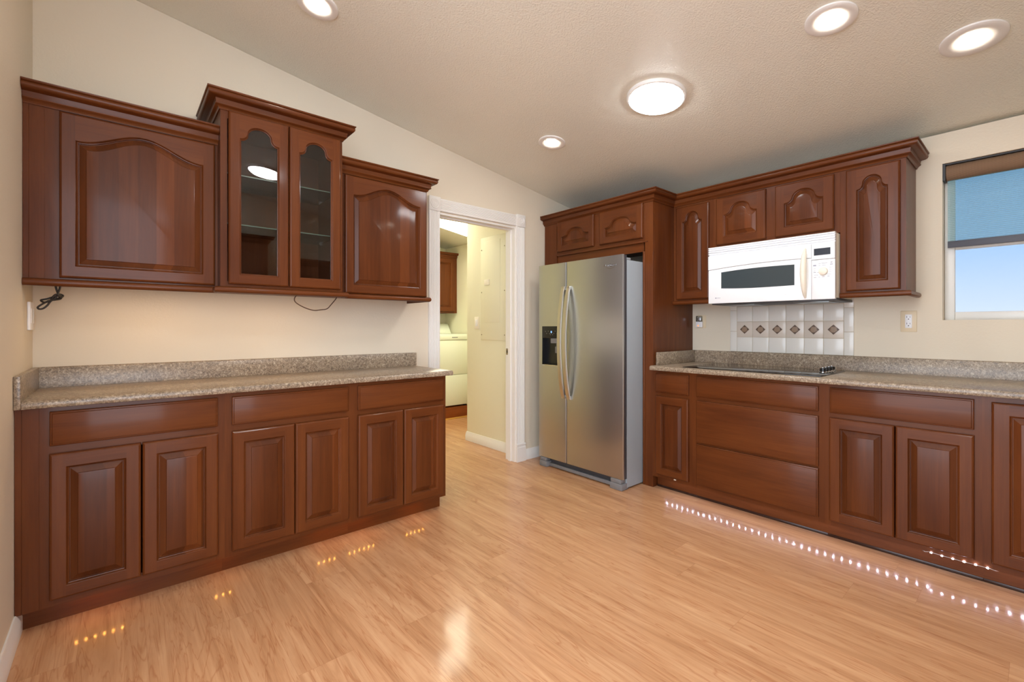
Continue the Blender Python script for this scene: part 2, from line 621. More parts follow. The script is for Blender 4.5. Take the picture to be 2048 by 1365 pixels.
def door(F, u0, u1, v0, v1, w0, parent, style='rect', sw=0.048, bot=0.048, sh=None, rise=0.0, t=0.02, glass=False, name='door', label=None):
    l, r, b = u0 + sw, u1 - sw, v0 + bot
    if sh is None: sh = v1 - 0.054
    mb = MB(F)
    w1 = w0 + t
    rc = lambda d, w: [(u0 + d, v0 + d, w), (u1 - d, v0 + d, w), (u1 - d, v1 - d, w), (u0 + d, v1 - d, w)]
    mb.loft([rc(0, w0), rc(0, w1 - 0.009), rc(0.0015, w1 - 0.0052), rc(0.0042, w1 - 0.0022), rc(0.0085, w1)], not glass, False, 0)
    e = 0.0085
    O = arch_pts(l, r, b, sh, rise, style)
    q = lambda *p: mb.face([mb.v((a, c, w1)) for a, c in p], 0)
    U0, U1, V0, V1 = u0 + e, u1 - e, v0 + e, v1 - e
    q((U0, V0), (l, V0), (l, b), (l, sh), (l, V1), (U0, V1))
    q((r, V0), (U1, V0), (U1, V1), (r, V1), (r, sh), (r, b))
    h = lambda *p: mb.face([mb.v((a, c, w1)) for a, c in p], 1)
    h((l, V0), (r, V0), (r, b), (l, b))
    top = O[2:]
    for (a, c) in zip(top, top[1:]):
        h(a, (a[0], V1), (c[0], V1), c)
    o = lambda d, w: [(a, c, w) for a, c in arch_pts(l + d, r - d, b + d, sh - d, rise, style)]
    if not glass:
        mb.loft([o(0, w1), o(0.002, w1 - 0.001), o(0.006, w1 - 0.007), o(0.009, w1 - 0.008), o(0.010, w1 - 0.0135), o(0.0125, w1 - 0.0135),
                 o(0.034, w1 - 0.0045), o(0.0355, w1 - 0.0015), o(0.039, w1 - 0.0008)], False, True, 2)
    else:
        mb.loft([o(0, w1), o(0.002, w1 - 0.001), o(0.006, w1 - 0.007), o(0.009, w1 - 0.008), o(0.009, w0)], False, False, 0)
        back = arch_pts(l + 0.009, r - 0.009, b + 0.009, sh - 0.009, rise, style)
        k = lambda *p: mb.face([mb.v((a, c, w0)) for a, c in p], 0)
        L, R_, B_, S_ = l + 0.009, r - 0.009, b + 0.009, sh - 0.009
        k((u0, v0), (u0, v1), (L, v1), (L, S_), (L, B_), (L, v0))
        k((R_, v0), (R_, B_), (R_, S_), (R_, v1), (u1, v1), (u1, v0))
        k((L, v0), (L, B_), (R_, B_), (R_, v0))
        tp = back[2:]
        for (a, c) in zip(tp, tp[1:]):
            k(a, c, (c[0], v1), (a[0], v1))
    d = build(mb, name, [M_WV, M_WH, M_WP], parent, smooth=14)
    if label: d['label'] = label
    if glass:
        g = MB(F)
        g.prism(arch_pts(l + 0.005, r - 0.005, b + 0.005, sh - 0.005, rise, style), w0 + 0.005, w0 + 0.009)
        build(g, 'glass_pane', M_GLASS, d, smooth=0)
    return d


def drawer_front(F, u0, u1, v0, v1, w0, parent, t=0.02):
    mb = MB(F)
    w1 = w0 + t
    rc = lambda d, w: [(u0 + d, v0 + d, w), (u1 - d, v0 + d, w), (u1 - d, v1 - d, w), (u0 + d, v1 - d, w)]
    mb.loft([rc(0, w0), rc(0, w1 - 0.009), rc(0.003, w1 - 0.006), rc(0.007, w1 - 0.005), rc(0.009, w1 - 0.001), rc(0.012, w1)], True, True)
    return build(mb, 'drawer_front', M_WH, parent, smooth=30)


def carcass(F, u0, u1, v0, v1, w0, w1, parent, th=0.016, inside=True):
    mb = MB(F)
    mb.box(u0, u0 + th, v0, v1, w0, w1)
    mb.box(u1 - th, u1, v0, v1, w0, w1)
    mb.box(u0 + th, u1 - th, v0, v0 + th, w0, w1)
    mb.box(u0 + th, u1 - th, v1 - th, v1, w0, w1)
    mb.box(u0 + th, u1 - th, v0 + th, v1 - th, w0, w0 + 0.008)
    return build(mb, 'carcass', M_WV, parent, smooth=0)


def frame_(F, u0, u1, v0, v1, w, openings_v, lst, rst, parent, th=0.02, name='face_frame'):
    """stiles full height plus rails in the given (v0, v1) bands"""
    mb = MB(F)
    mb.box(u0, u0 + lst, v0, v1, w - th, w, 0)
    mb.box(u1 - rst, u1, v0, v1, w - th, w, 0)
    for a, b in openings_v:
        mb.box(u0 + lst, u1 - rst, a, b, w - th, w, 1)
    return build(mb, name, [M_WV, M_WH], parent, smooth=0)


CROWN = [(0, 0), (0.006, 0), (0.008, 0.006), (0.014, 0.014), (0.021, 0.018), (0.0235, 0.021), (0.0235, 0.024), (0.0205, 0.0255),
         (0.0235, 0.045), (0.030, 0.047), (0.041, 0.048), (0.050, 0.051), (0.055, 0.057), (0.057, 0.064),
         (0.056, 0.071), (0.0535, 0.074), (0.058, 0.076), (0.061, 0.080), (0.061, 0.084), (0, 0.084)]
RAIL = [(0, 0), (0.012, 0), (0.018, 0.004), (0.0215, 0.010), (0.022, 0.016), (0.021, 0.022), (0.017, 0.028), (0.010, 0.031), (0, 0.031)]


def FtoXY(F, pts):
    return [F(u, 0, w)[:2] for u, w in pts]


def crown(F, pts, z, parent, s=1.0):
    mb = MB().sweep([(o * s, h * s) for o, h in CROWN], FtoXY(F, pts), z)
    return build(mb, 'crown_moulding', M_WH, parent, smooth=50) if parent is not None else mb


def rail(F, pts, z, parent):
    return build(MB().sweep(RAIL, FtoXY(F, pts), z), 'light_rail', M_WH, parent, smooth=60)


# ---------------------------------------------------------------- room shell
def slab(name, mats, parts, kind='structure', label=None, cat=None, bevel=0):
    mb = MB()
    for p in parts: mb.box(*p)
    return tag(build(mb, name, mats, bevel=bevel, smooth=0), label, cat, None, kind)


slab('floor', M_FLOOR, [(-2.8, XB + .13, -2.6, 5.83, -0.08, 0)], label='pale cherry laminate plank floor running into the laundry', cat='floor')
mb = MB()
x0, x1 = -2.8, XB + .13
i = [mb.v(p) for p in ((x0, -2.6, cz(x0)), (x1, -2.6, cz(x1)), (x1, 5.83, cz(x1)), (x0, 5.83, cz(x0)),
                       (x0, -2.6, cz(x0) + .1), (x1, -2.6, cz(x1) + .1), (x1, 5.83, cz(x1) + .1), (x0, 5.83, cz(x0) + .1))]
for q in ((0, 3, 2, 1), (4, 5, 6, 7), (0, 1, 5, 4), (1, 2, 6, 5), (2, 3, 7, 6), (3, 0, 4, 7)): mb.face([i[k] for k in q])
tag(build(mb, 'ceiling', M_CEIL, smooth=0), 'sloping textured beige ceiling with recessed lights', 'ceiling', None, 'structure')
tag(build(MB().box(XC - .12, XC, 1.45, YA + .115, 0, cz(XC) - .001), 'wall_left', M_WALL, smooth=0), 'cream wall at the left edge beside the long counter', 'wall', None, 'structure')
DX0, DX1, DZ = 1.885, 2.690, 2.100           # doorway
FP = lambda x, z, y: (x, y, z)
mb = MB(FP)
mb.prism([(XC, 0), (DX0, 0), (DX0, cz(DX0) - .001), (XC, cz(XC) - .001)], YA, YA + .115)
mb.prism([(DX0, DZ), (DX1, DZ), (DX1, cz(DX1) - .001), (DX0, cz(DX0) - .001)], YA, YA + .115)
mb.prism([(DX1, 0), (XB, 0), (XB, cz(XB) - .001), (DX1, cz(DX1) - .001)], YA, YA + .115)
tag(build(mb, 'wall_back', M_WALL, smooth=0), 'cream gable wall with the laundry doorway', 'wall', None, 'structure')
WY0, WY1, WZ0, WZ1 = -0.54, 0.375, 1.245, 2.158
zr = cz(XB + .13) - .001
mb = MB()
mb.box(XB, XB + .13, -2.6, WY0, 0, zr); mb.box(XB, XB + .13, WY1, 5.83, 0, zr)
mb.box(XB, XB + .13, WY0, WY1, 0, WZ0); mb.box(XB, XB + .13, WY0, WY1, WZ1, zr)
tag(build(mb, 'wall_right', M_WALL, smooth=0), 'cream wall behind the range counter with the window', 'wall', None, 'structure')
# laundry room
PX = 2.82
mb = MB(FP)
mb.prism([(PX, 0), (XB - .002, 0), (XB - .002, cz(XB) - .002), (PX, cz(PX) - .002)], YA + .117, 4.0)
tag(build(mb, 'wall_laundry_side', M_LWALL, smooth=0), 'yellow cream laundry wall carrying the electrical panel', 'wall', None, 'structure')
mb = MB(FP)
mb.prism([(1.0, 0), (XB - .002, 0), (XB - .002, cz(XB) - .002), (1.0, cz(1.0) - .002)], 5.71, 5.83)
tag(build(mb, 'wall_laundry_back', M_LWALL, smooth=0), 'yellow cream far wall of the laundry behind the washer', 'wall', None, 'structure')
mb = MB()
mb.box(XB - .012, XB - .001, 4.0, 5.71, 0, cz(XB) - .002)
tag(build(mb, 'wall_laundry_right', M_LWALL, smooth=0), 'yellow cream laundry wall right of the wall cabinet', 'wall', None, 'structure')
mb = MB(FP)
mb.prism([(0.9, 0), (1.0, 0), (1.0, cz(1.0) - .002), (0.9, cz(0.9) - .002)], YA + .117, 5.83)
tag(build(mb, 'wall_laundry_left', M_LWALL, smooth=0), 'yellow cream laundry wall hidden left of the doorway', 'wall', None, 'structure')

OY = -.62                                    # wall across the kitchen, behind the camera
mb = MB(FP)
mb.prism([(.56, 0), (XB - .001, 0), (XB - .001, cz(XB) - .002), (.56, cz(.56) - .002)], OY - .12, OY)
tag(build(mb, 'wall_front', M_WALL, smooth=0), 'cream wall across the kitchen, only reflected in the glass doors', 'wall', None, 'structure')

# baseboards
BASEP = [(0, 0), (0.015, 0), (0.015, 0.058), (0.0125, 0.061), (0.0125, 0.074), (0.010, 0.077), (0.009, 0.088), (0.005, 0.095), (0, 0.095)]


def baseboard(name, path, label):
    return tag(build(MB().sweep(BASEP, path, 0.0005), name, M_TRIM, smooth=40), label, 'baseboard', None, 'structure')


baseboard('baseboard_left', [(XC, 1.45), (XC, YA - .43)], 'white baseboard on the left wall in front of the counter')
baseboard('baseboard_back', [(2.787, YA), (XB, YA)], 'white baseboard between the doorway and the fridge')
baseboard('baseboard_laundry', [(XB - .013, 4.0), (PX, 4.0), (PX, YA + .13)], 'white stepped baseboard under the electrical panel')

# doorway casing
dr = thing('door_1', ((DX0 + DX1) / 2, YA, 0), 'white fluted door casing with corner rosettes around the laundry doorway', 'doorway', None, 'structure')


def fluted(u0, u1, v0, v1, w, upright):
    """board with seven grooves along its length"""
    n = 7
    a0, a1 = (u0, u1) if upright else (v0, v1)
    prof = [(a0, 0), (a0, w - .004), (a0 + .003, w)]
    pad = 0.012
    st = (a1 - a0 - 2 * pad) / n
    for k in range(n):
        c = a0 + pad + st * (k + .5)
        prof += [(c - st * .38, w), (c - st * .2, w - .0035), (c + st * .2, w - .0035), (c + st * .38, w)]
    prof += [(a1 - .003, w), (a1, w - .004), (a1, 0)]
    mb = MB(FA)
    if upright:
        mb.loft([[(a, v, ww) for a, ww in prof] for v in (v0, v1)])
    else:
        mb.loft([[(u, a, ww) for a, ww in prof] for u in (u0, u1)])
    return mb


CW = 0.098
build(fluted(DX0 - .008 - CW + .016, DX0 + .008, 0.16, 2.108, .018, True), 'casing', M_TRIM, dr, smooth=20)
build(fluted(DX1 - .004, DX1 - .004 + CW, 0.16, 2.108, .018, True), 'casing', M_TRIM, dr, smooth=20)
build(fluted(DX0 + .008, DX1 - .004, 2.108, 2.108 + CW, .018, False), 'head_casing', M_TRIM, dr, smooth=20)
for a, b in ((DX0 - CW + .006, DX0 + .010), (DX1 - .006, DX1 - .002 + CW)):
    mb = MB(FA).box(a, b, 2.104, 2.104 + CW + .012, 0, .024)
    ro = build(mb, 'rosette', M_TRIM, dr, bevel=.003)
    c = FA((a + b) / 2, 2.104 + (CW + .012) / 2, .024)
    m2 = MB().revolve([(0.001, .003), (.006, .004), (.010, .001), (.013, .0), (.019, .004), (.024, .004), (.030, .0), (.034, .004), (.038, .0035), (.041, -.003)], c, 32,
                      rot=Matrix.Rotation(math.pi / 2, 3, 'X'))
    build(m2, 'bullseye', M_TRIM, ro, smooth=50)
for a, b in ((DX0 - CW + .006, DX0 + .010), (DX1 - .006, DX1 + CW + .001)):
    mb = MB(FA)
    mb.loft([[(a, 0.0005, 0), (a, 0.0005, w), (b, 0.0005, w), (b, 0.0005, 0)] if k == 0 else [(a, v, 0), (a, v, w), (b, v, w), (b, v, 0)]
             for k, (v, w) in enumerate(((0, .026), (.128, .026), (.131, .022), (.145, .022), (.150, .026), (.157, .026), (.162, .020)))])
    build(mb, 'plinth', M_TRIM, dr, smooth=20)
mb = MB()
mb.box(DX0, DX0 + .014, YA - .001, YA + .125, 0.0005, DZ); mb.box(DX1 - .014, DX1, YA - .001, YA + .125, 0.0005, DZ)
mb.box(DX0 + .014, DX1 - .014, YA - .001, YA + .125, DZ - .014, DZ)
mb.box(DX0 + .014, DX0 + .026, YA + .045, YA + .08, 0.0005, DZ - .014); mb.box(DX1 - .026, DX1 - .014, YA + .045, YA + .08, 0.0005, DZ - .014)
mb.box(DX0 + .026, DX1 - .026, YA + .045, YA + .08, DZ - .026, DZ - .014)
build(mb, 'jamb', M_TRIM, dr, bevel=.001, seg=1)
mb = MB().box(DX1 - .0165, DX1 - .0138, YA + .086, YA + .116, .955, 1.012)
sp_ = build(mb, 'strike_plate', M_BRASS, dr)
build(MB().box(DX1 - .0168, DX1 - .0160, YA + .094, YA + .106, .972, .996), 'latch_hole', M_SLOT, sp_)
mb = MB()
mb.box(DX0 - .09, DX0 + .01, YA + .1155, YA + .13, 0.0005, 2.2); mb.box(DX1 - .008, DX1 + .09, YA + .1155, YA + .13, .0005, 2.2)
mb.box(DX0 + .01, DX1 - .008, YA + .1155, YA + .13, 2.095, 2.2)
build(mb, 'laundry_casing', M_TRIM, dr, bevel=.003)

# window
wn = thing('window_1', (XB + .1, (WY0 + WY1) / 2, WZ0), 'white vinyl single hung window above the counter at right', 'window', None, 'structure')
fx0, fx1 = XB + .085, XB + .125
mb = MB()
fw = .045
mb.box(fx0, fx1, WY1 - fw, WY1 - .001, WZ0, WZ1); mb.box(fx0, fx1, WY0 + .001, WY0 + fw, WZ0, WZ1)
mb.box(fx0, fx1, WY0 + fw, WY1 - fw, WZ0, WZ0 + .048); mb.box(fx0, fx1, WY0 + fw, WY1 - fw, WZ1 - .045, WZ1)
build(mb, 'frame', M_PVC, wn, bevel=.003)
mb = MB()
mb.box(fx0 + .012, fx1 - .004, WY0 + fw, WY1 - fw, 1.66, 1.705)
build(mb, 'meeting_rail', M_PVC, wn, bevel=.003)
build(MB().box(fx0 + .022, fx0 + .026, WY0 + fw - .004, WY1 - fw + .004, WZ0 + .044, 1.664), 'glass_pane', M_WGLASS, wn, smooth=0)
build(MB().box(fx0 + .030, fx0 + .034, WY0 + fw - .004, WY1 - fw + .004, 1.70, WZ1 - .04), 'glass_pane', M_WGLASS, wn, smooth=0)
# roller shade
rs = thing('roller_shade', (XB + .045, (WY0 + WY1) / 2, 2.05), 'half-lowered blue grey roller shade with brown woven top in the window', 'window shade')
build(MB().revolve([(.046, WY0 + .012), (.046, WY1 - .014)], (XB + .05, 0, 2.108), 28, ax='y'), 'roll', M_WEAVE, rs)
build(MB().box(XB + .002, XB + .08, WY1 - .012, WY1 - .001, 2.058, 2.156), 'bracket', M_BRACKET, rs)
build(MB().box(XB + .002, XB + .08, WY0 + .001, WY0 + .012, 2.058, 2.156), 'bracket', M_BRACKET, rs)
build(MB().box(XB + .012, XB + .09, WY0 + .012, WY1 - .012, 2.149, 2.1565), 'head_rail', M_BRACKET, rs)
build(MB().box(XB + .045, XB + .0458, WY0 + .03, WY1 - .018, 1.70, 2.075), 'fabric', M_SHADE, rs, smooth=0)
build(MB().box(XB + .040, XB + .051, WY0 + .03, WY1 - .018, 1.668, 1.707), 'hem_bar', M_HEM, rs, bevel=.002)

# ---------------------------------------------------------------- wall cabinets on the doorway wall
UB = 1.409   # underside of boxes (top of light rail)


def wall_cab(F, u0, u1, v0, v1, wf, label, lst, rst, rails, group=None, name='wall_cabinet'):
    r = thing(name, F((u0 + u1) / 2, v0, wf / 2), label, 'kitchen cabinet', group)
    carcass(F, u0, u1, v0, v1, 0.001, wf - .02, r)
    frame_(F, u0, u1, v0, v1, wf, rails, lst, rst, r)
    return r


a0, a1, a2, a3 = XC + .001, .386, .997, 1.607
c1 = wall_cab(FA, a0, a1, UB - .012, 2.140, .305, 'cherry wall cabinet with one wide arched door, hung against the left wall', .112, .03, [(2.10, 2.14), (UB - .012, 1.43)])
door(FA, -.192, .373, 1.416, 2.131, .305, c1, 'soft', .05, .05, 2.016, .071)
crown(FA, [(a0, .305), (a1, .305)], 2.136, c1)
rail(FA, [(a0, .302), (a1 - .006, .302)], 1.378, c1)
build(MB(FA).box(a0, a0 + .018, UB - .012, 2.137, .305, .3075).box(a0 + .018, a0 + .064, UB - .012, 2.137, .305, .3065), 'filler_strip', M_WV, c1, bevel=.0008, seg=1)
c2 = wall_cab(FA, a1 + .0005, a2, UB - .012, 2.300, .38, 'tall cherry display cabinet with two arched glass doors', .03, .03, [(2.26, 2.30), (UB - .012, 1.435)], name='display_cabinet')
door(FA, .420, .7015, 1.422, 2.296, .38, c2, 'ogee', .047, .047, 2.168, .074, glass=True)
door(FA, .7055, .983, 1.422, 2.296, .38, c2, 'ogee', .047, .047, 2.168, .074, glass=True)
crown(FA, [(a1 + .0005, .001), (a1 + .0005, .38), (a2, .38), (a2, .001)], 2.297, c2)
rail(FA, [(a1 - .004, .33), (a1 - .004, .378), (a2 + .012, .378), (a2 + .012, .33)], 1.378, c2)
for z in (1.738, 1.996):
    s = build(MB(FA).box(a1 + .018, a2 - .018, z - .003, z + .003, .012, .335), 'glass_shelf', [M_SHELF, M_SHELFEDGE], c2, smooth=0)
    build(MB(FA).box(a1 + .018, a2 - .018, z - .0028, z + .0028, .335, .3365), 'shelf_edge', M_SHELFEDGE, s, smooth=0)
    for u in (a1 + .017, a2 - .025):
        for w in (.06, .29):
            build(MB(FA).box(u, u + .008, z - .012, z - .0035, w, w + .008), 'shelf_peg', M_CHROME, s)
c3 = wall_cab(FA, a2 + .0005, a3, UB - .012, 2.140, .305, 'cherry wall cabinet with one arched door beside the doorway', .05, .015, [(2.10, 2.14), (UB - .012, 1.43)])
door(FA, 1.037, 1.597, 1.412, 2.131, .305, c3, 'soft', .05, .05, 2.016, .071)
crown(FA, [(a2 + .0005, .305), (a3, .305), (a3, .001)], 2.136, c3)
rail(FA, [(a2 + .034, .302), (a3 + .004, .302), (a3 + .004, .01)], 1.378, c3)

FO = lambda u, v, w: (-u, OY + w, v)         # wall across the kitchen: u = -x
for a, b, z1, lb in ((-1.27, -.62, 2.140, 'cherry wall cabinet across the kitchen, reflected in the left glass door'), (-2.30, -1.60, 1.925, 'lower cherry wall cabinet across the kitchen, reflected in the right glass door')):
    r = wall_cab(FO, a, b, UB - .012, z1, .305, lb, .03, .03, [(z1 - .04, z1), (UB - .012, 1.43)])
    door(FO, a + .018, b - .018, 1.416, z1 - .009, .305, r, 'soft', .05, .05, z1 - .124, .071)
    crown(FO, [(a, .001), (a, .305), (b, .305), (b, .001)], z1 - .004, r)

# strip lamps under them
for n_, (a, b, wd, lb) in enumerate(((-.12, .33, .25, 'slim warm strip lamp under the left wide wall cabinet'), (.44, .95, .30, 'slim warm strip lamp under the glass display cabinet'))):
    r = thing('under_cabinet_light', FA((a + b) / 2, UB - .013, wd), lb, 'light')
    build(MB(FA).box(a, b, UB - .0185, UB - .0125, wd - .02, wd + .02), 'housing', M_PLATE, r, bevel=.002)
    build(MB(FA).box(a + .01, b - .01, UB - .0200, UB - .0180, wd - .014, wd + .014), 'diffuser', M_UNDER, r, smooth=0)

# cords
kn = [(-.209, .265, 1.397), (-.205, .265, 1.372), (-.200, .262, 1.352), (-.192, .258, 1.340), (-.20, .25, 1.328), (-.215, .255, 1.333), (-.232, .262, 1.325),
      (-.251, .268, 1.318), (-.240, .275, 1.309), (-.225, .275, 1.317), (-.206, .262, 1.322), (-.192, .255, 1.327), (-.190, .262, 1.338), (-.203, .272, 1.345),
      (-.213, .272, 1.336), (-.222, .268, 1.318), (-.240, .262, 1.308), (-.254, .262, 1.296), (-.261, .265, 1.287), (-.256, .268, 1.280), (-.244, .27, 1.283),
      (-.232, .27, 1.296), (-.222, .268, 1.314), (-.208, .262, 1.330), (-.196, .258, 1.346), (-.184, .258, 1.341), (-.190, .266, 1.333), (-.199, .27, 1.345), (-.194, .266, 1.371), (-.190, .265, 1.397)]
tag(build(MB(FA).tube([(p[0], p[2], p[1]) for p in catmull(kn, 6)], .0038, 8), 'cord', M_CORD, smooth=60, loc=FA(-.2, 1.397, .265)), 'dark cord tied in a knot under the left wall cabinet', 'cord')
lp = [(.80, .21, 1.397), (.782, .21, 1.375), (.786, .213, 1.350), (.83, .215, 1.322), (.885, .215, 1.305), (.93, .215, 1.309), (.966, .212, 1.316), (.99, .21, 1.340), (1.02, .21, 1.378), (1.03, .21, 1.397)]
tag(build(MB(FA).tube([(p[0], p[2], p[1]) for p in catmull(lp, 6)], .0030, 8), 'cord', flat('brown_cord', (66, 46, 32), .5), smooth=60, loc=FA(.9, 1.397, .21)), 'thin dark cord drooping in a loop under the display cabinet', 'cord')

# ---------------------------------------------------------------- base cabinets, doorway wall
BF = 0.500   # face of the doorway-wall bases
b0, b1, b2, b3 = XC + .001, .387, 1.012, 1.634
TOP = 0.8855


def base_cab(F, u0, u1, wf, toe, label, lst, rst, rails, name='base_cabinet', v0=.092):
    r = thing(name, F((u0 + u1) / 2, 0, wf / 2), label, 'kitchen cabinet')
    carcass(F, u0, u1, v0, TOP, 0.001, wf - .02, r)
    frame_(F, u0, u1, v0, TOP, wf, rails, lst, rst, r)
    build(MB(F).box(u0, u1, 0.0005, v0 + .001, toe - .016, toe), 'toe_kick', M_WH, r, smooth=0)
    if F is FB:
        build(MB(F).box(u0, u1, 0.0005, .017, toe, toe + .005), 'toe_strip', M_TOE, r, bevel=.0015)
    return r


RL = [(v, w) for v, w in ((.85, TOP), (.690, .740), (.092, .130))]
k1 = base_cab(FA, b0, b1, BF, .427, 'cherry base cabinet with a wide drawer over two doors, in the left corner', .105, .036, RL)
build(MB(FA).box(b0, b0 + .018, .092, TOP, BF, BF + .003).box(b0 + .0195, b0 + .066, .092, TOP, BF, BF + .0015), 'filler_strip', M_WV, k1, bevel=.0008, seg=1)
drawer_front(FA, -.206, .358, .731, .867, BF, k1)
door(FA, -.207, .0745, .120, .700, BF, k1)
door(FA, .0795, .360, .120, .700, BF, k1)
k2 = base_cab(FA, b1, b2, BF, .427, 'cherry base cabinet with a drawer over two doors, middle of the left counter', .04, .036, RL)
drawer_front(FA, .416, .985, .729, .865, BF, k2)
door(FA, .416, .6995, .118, .698, BF, k2)
door(FA, .7025, .986, .118, .698, BF, k2)
k3 = base_cab(FA, b2, b3, BF, .427, 'cherry base cabinet with a drawer over two doors, beside the doorway', .04, .036, RL)
drawer_front(FA, 1.040, 1.612, .726, .865, BF, k3)
door(FA, 1.039, 1.322, .112, .698, BF, k3)
door(FA, 1.327, 1.612, .112, .698, BF, k3)

# counters
NOSE = lambda d: [(0.0, .8865), (d - .002, .8865), (d, .8885), (d, .906), (d - .003, .913), (d - .010, .9175), (0.0, .9175)]


def counter(F, u0, u1, depth, loc, label, splash_u, extra):
    t = thing('countertop', loc, label, 'countertop')
    mb = MB(F)
    mb.loft([[(u, v, w) for w, v in NOSE(depth)] for u in (u0, u1)])
    build(mb, 'worktop', M_CTR, t, smooth=60)
    m2 = MB(F)
    for a, b in splash_u:
        m2.loft([[(u, v, w) for w, v in [(.001, .918), (.020, .918), (.020, 1.010), (.016, 1.015), (.001, 1.015)]] for u in (a, b)])
    build(m2, 'backsplash', M_CTR, t, smooth=60)
    m3 = MB(F)
    m3.box(*extra)
    build(m3, 'side_splash', M_CTR, t, bevel=.003)
    return t


counter(FA, XC + .022, 1.672, .532, FA(.68, .886, .27), 'grey granite-look countertop on the three left base cabinets', [(XC + .022, 1.685)], (XC + .001, XC + .0215, .8866, 1.015, .001, .532))
counter(FB, -1.897, 0.612, .660, FB(-.6, .886, .33), 'beige granite-look countertop holding the black cooktop', [(-1.876, .612)], (-1.897, -1.8765, .918, 1.015, .001, .575))

# ---------------------------------------------------------------- base cabinets, range wall
BW = 0.615
T2 = .548
n1 = base_cab(FB, -1.898, -1.585, BW, T2, 'narrow cherry base cabinet with one drawer and one door beside the fridge', .04, .028, RL)
drawer_front(FB, -1.867, -1.609, .724, .866, BW, n1)
door(FB, -1.868, -1.609, .118, .698, BW, n1, sw=.046)
n2 = base_cab(FB, -1.585, -.800, BW, T2, 'cherry base cabinet with three wide drawers under the cooktop', .035, .03, [(.85, TOP), (.690, .735), (.385, .43), (.092, .130)], name='drawer_cabinet')
drawer_front(FB, -1.553, -.828, .724, .866, BW, n2)
drawer_front(FB, -1.553, -.828, .408, .697, BW, n2)
drawer_front(FB, -1.553, -.828, .118, .398, BW, n2)
n3 = base_cab(FB, -.800, -.177, BW, T2, 'cherry base cabinet with a drawer over two doors, right of the wide drawers', .03, .03, RL)
drawer_front(FB, -.773, -.203, .724, .866, BW, n3)
door(FB, -.775, -.491, .120, .697, BW, n3)
door(FB, -.487, -.202, .120, .697, BW, n3)
n4 = base_cab(FB, -.177, .612, BW, T2, 'cherry base cabinet with full-height doors at the right edge below the window', .04, .04, [(.85, TOP), (.092, .130)])
door(FB, -.147, .215, .122, .860, BW, n4, sw=.055, bot=.055)
door(FB, .219, .582, .122, .860, BW, n4, sw=.055, bot=.055)
build(MB(FB).box(-1.725, -1.708, .1025, .1105, BW, BW + .006), 'wood_chip', M_IVORY, n1, bevel=.002)

# ---------------------------------------------------------------- fridge surround and wall cabinets on the range wall
FS = .600
fs = thing('fridge_surround', FB(-2.47, 0, .3), 'cherry cabinet over the fridge with two small arched doors and a tall side panel', 'kitchen cabinet')
build(MB(FB).box(-1.925, -1.905, .0005, 2.18, .001, FS - .02), 'side_panel', M_WV, fs, bevel=.001, seg=1)
build(MB(FB).box(-3.055, -3.035, .0005, 2.18, .001, FS - .02), 'side_panel', M_WV, fs, bevel=.001, seg=1)
mb = MB(FB)
mb.box(-1.975, -1.905, .0005, 2.18, FS - .02, FS, 0); mb.box(-3.055, -2.90, .0005, 2.18, FS - .02, FS, 0)
mb.box(-2.90, -1.975, 2.13, 2.18, FS - .02, FS, 1); mb.box(-2.90, -1.975, 1.86, 1.91, FS - .02, FS, 1)
mb.box(-2.475, -2.385, 1.91, 2.13, FS - .02, FS, 0); mb.box(-2.0, -1.975, 1.91, 2.13, FS - .02, FS, 0)
build(mb, 'face_frame', [M_WV, M_WH], fs, bevel=.0008, seg=1)
mb = MB(FB)
mb.box(-3.034, -1.926, 1.862, 1.878, .001, FS - .021); mb.box(-3.034, -1.926, 2.16, 2.176, .001, FS - .021); mb.box(-3.034, -1.926, 1.879, 2.159, .001, .01)
build(mb, 'carcass', M_WI, fs, smooth=0)
build(MB(FB).box(-2.90, -1.992, 1.785, 1.8595, FS - .028, FS - .012), 'filler_board', M_WH, fs, bevel=.001, seg=1)
build(MB(FB).box(-1.994, -1.9755, .0005, 1.785, FS - .012, FS + .004), 'opening_trim', M_WV, fs, bevel=.006, seg=3)
build(MB(FB).box(-2.89, -1.95, 1.853, 1.864, FS - .004, FS + .005), 'bottom_bead', M_WH, fs, bevel=.002)
door(FB, -2.882, -2.461, 1.888, 2.160, FS, fs, 'ogee2', .052, .05, 2.020, .066)
door(FB, -2.400, -1.986, 1.888, 2.157, FS, fs, 'ogee2', .052, .05, 2.020, .066)

UF = .305
w1 = wall_cab(FB, -1.904, -1.585, UB - .012, 2.160, UF, 'narrow cherry wall cabinet between the fridge surround and the microwave', .035, .036, [(2.12, 2.16), (UB - .012, 1.432)])
door(FB, -1.876, -1.613, 1.421, 2.140, UF, w1, 'ogee', .052, .052, 2.020, .075)
rail(FB, [(-1.904, .302), (-1.585, .302)], 1.380, w1)
w2 = wall_cab(FB, -1.5845, -.801, 1.783, 2.160, UF, 'short cherry wall cabinet with two arched doors above the microwave', .03, .03, [(2.12, 2.16), (1.783, 1.82)])
build(MB(FB).box(-1.223, -1.158, 1.82, 2.12, UF - .02, UF), 'centre_stile', M_WV, w2)
door(FB, -1.558, -1.220, 1.806, 2.145, UF, w2, 'ogee2', .054, .054, 2.020, .076)
door(FB, -1.161, -.829, 1.806, 2.145, UF, w2, 'ogee2', .054, .054, 2.020, .076)
w3 = wall_cab(FB, -.8005, -.492, UB - .012, 2.160, UF, 'tall narrow cherry wall cabinet beside the window', .03, .024, [(2.12, 2.16), (UB - .012, 1.432)])
door(FB, -.769, -.516, 1.420, 2.147, UF, w3, 'ogee', .052, .052, 2.020, .075)
rail(FB, [(-.8005, .302), (-.488, .302), (-.488, .01)], 1.380, w3)
crown(FB, [(-3.058, FS), (-1.905, FS), (-1.905, UF)], 2.155, fs)
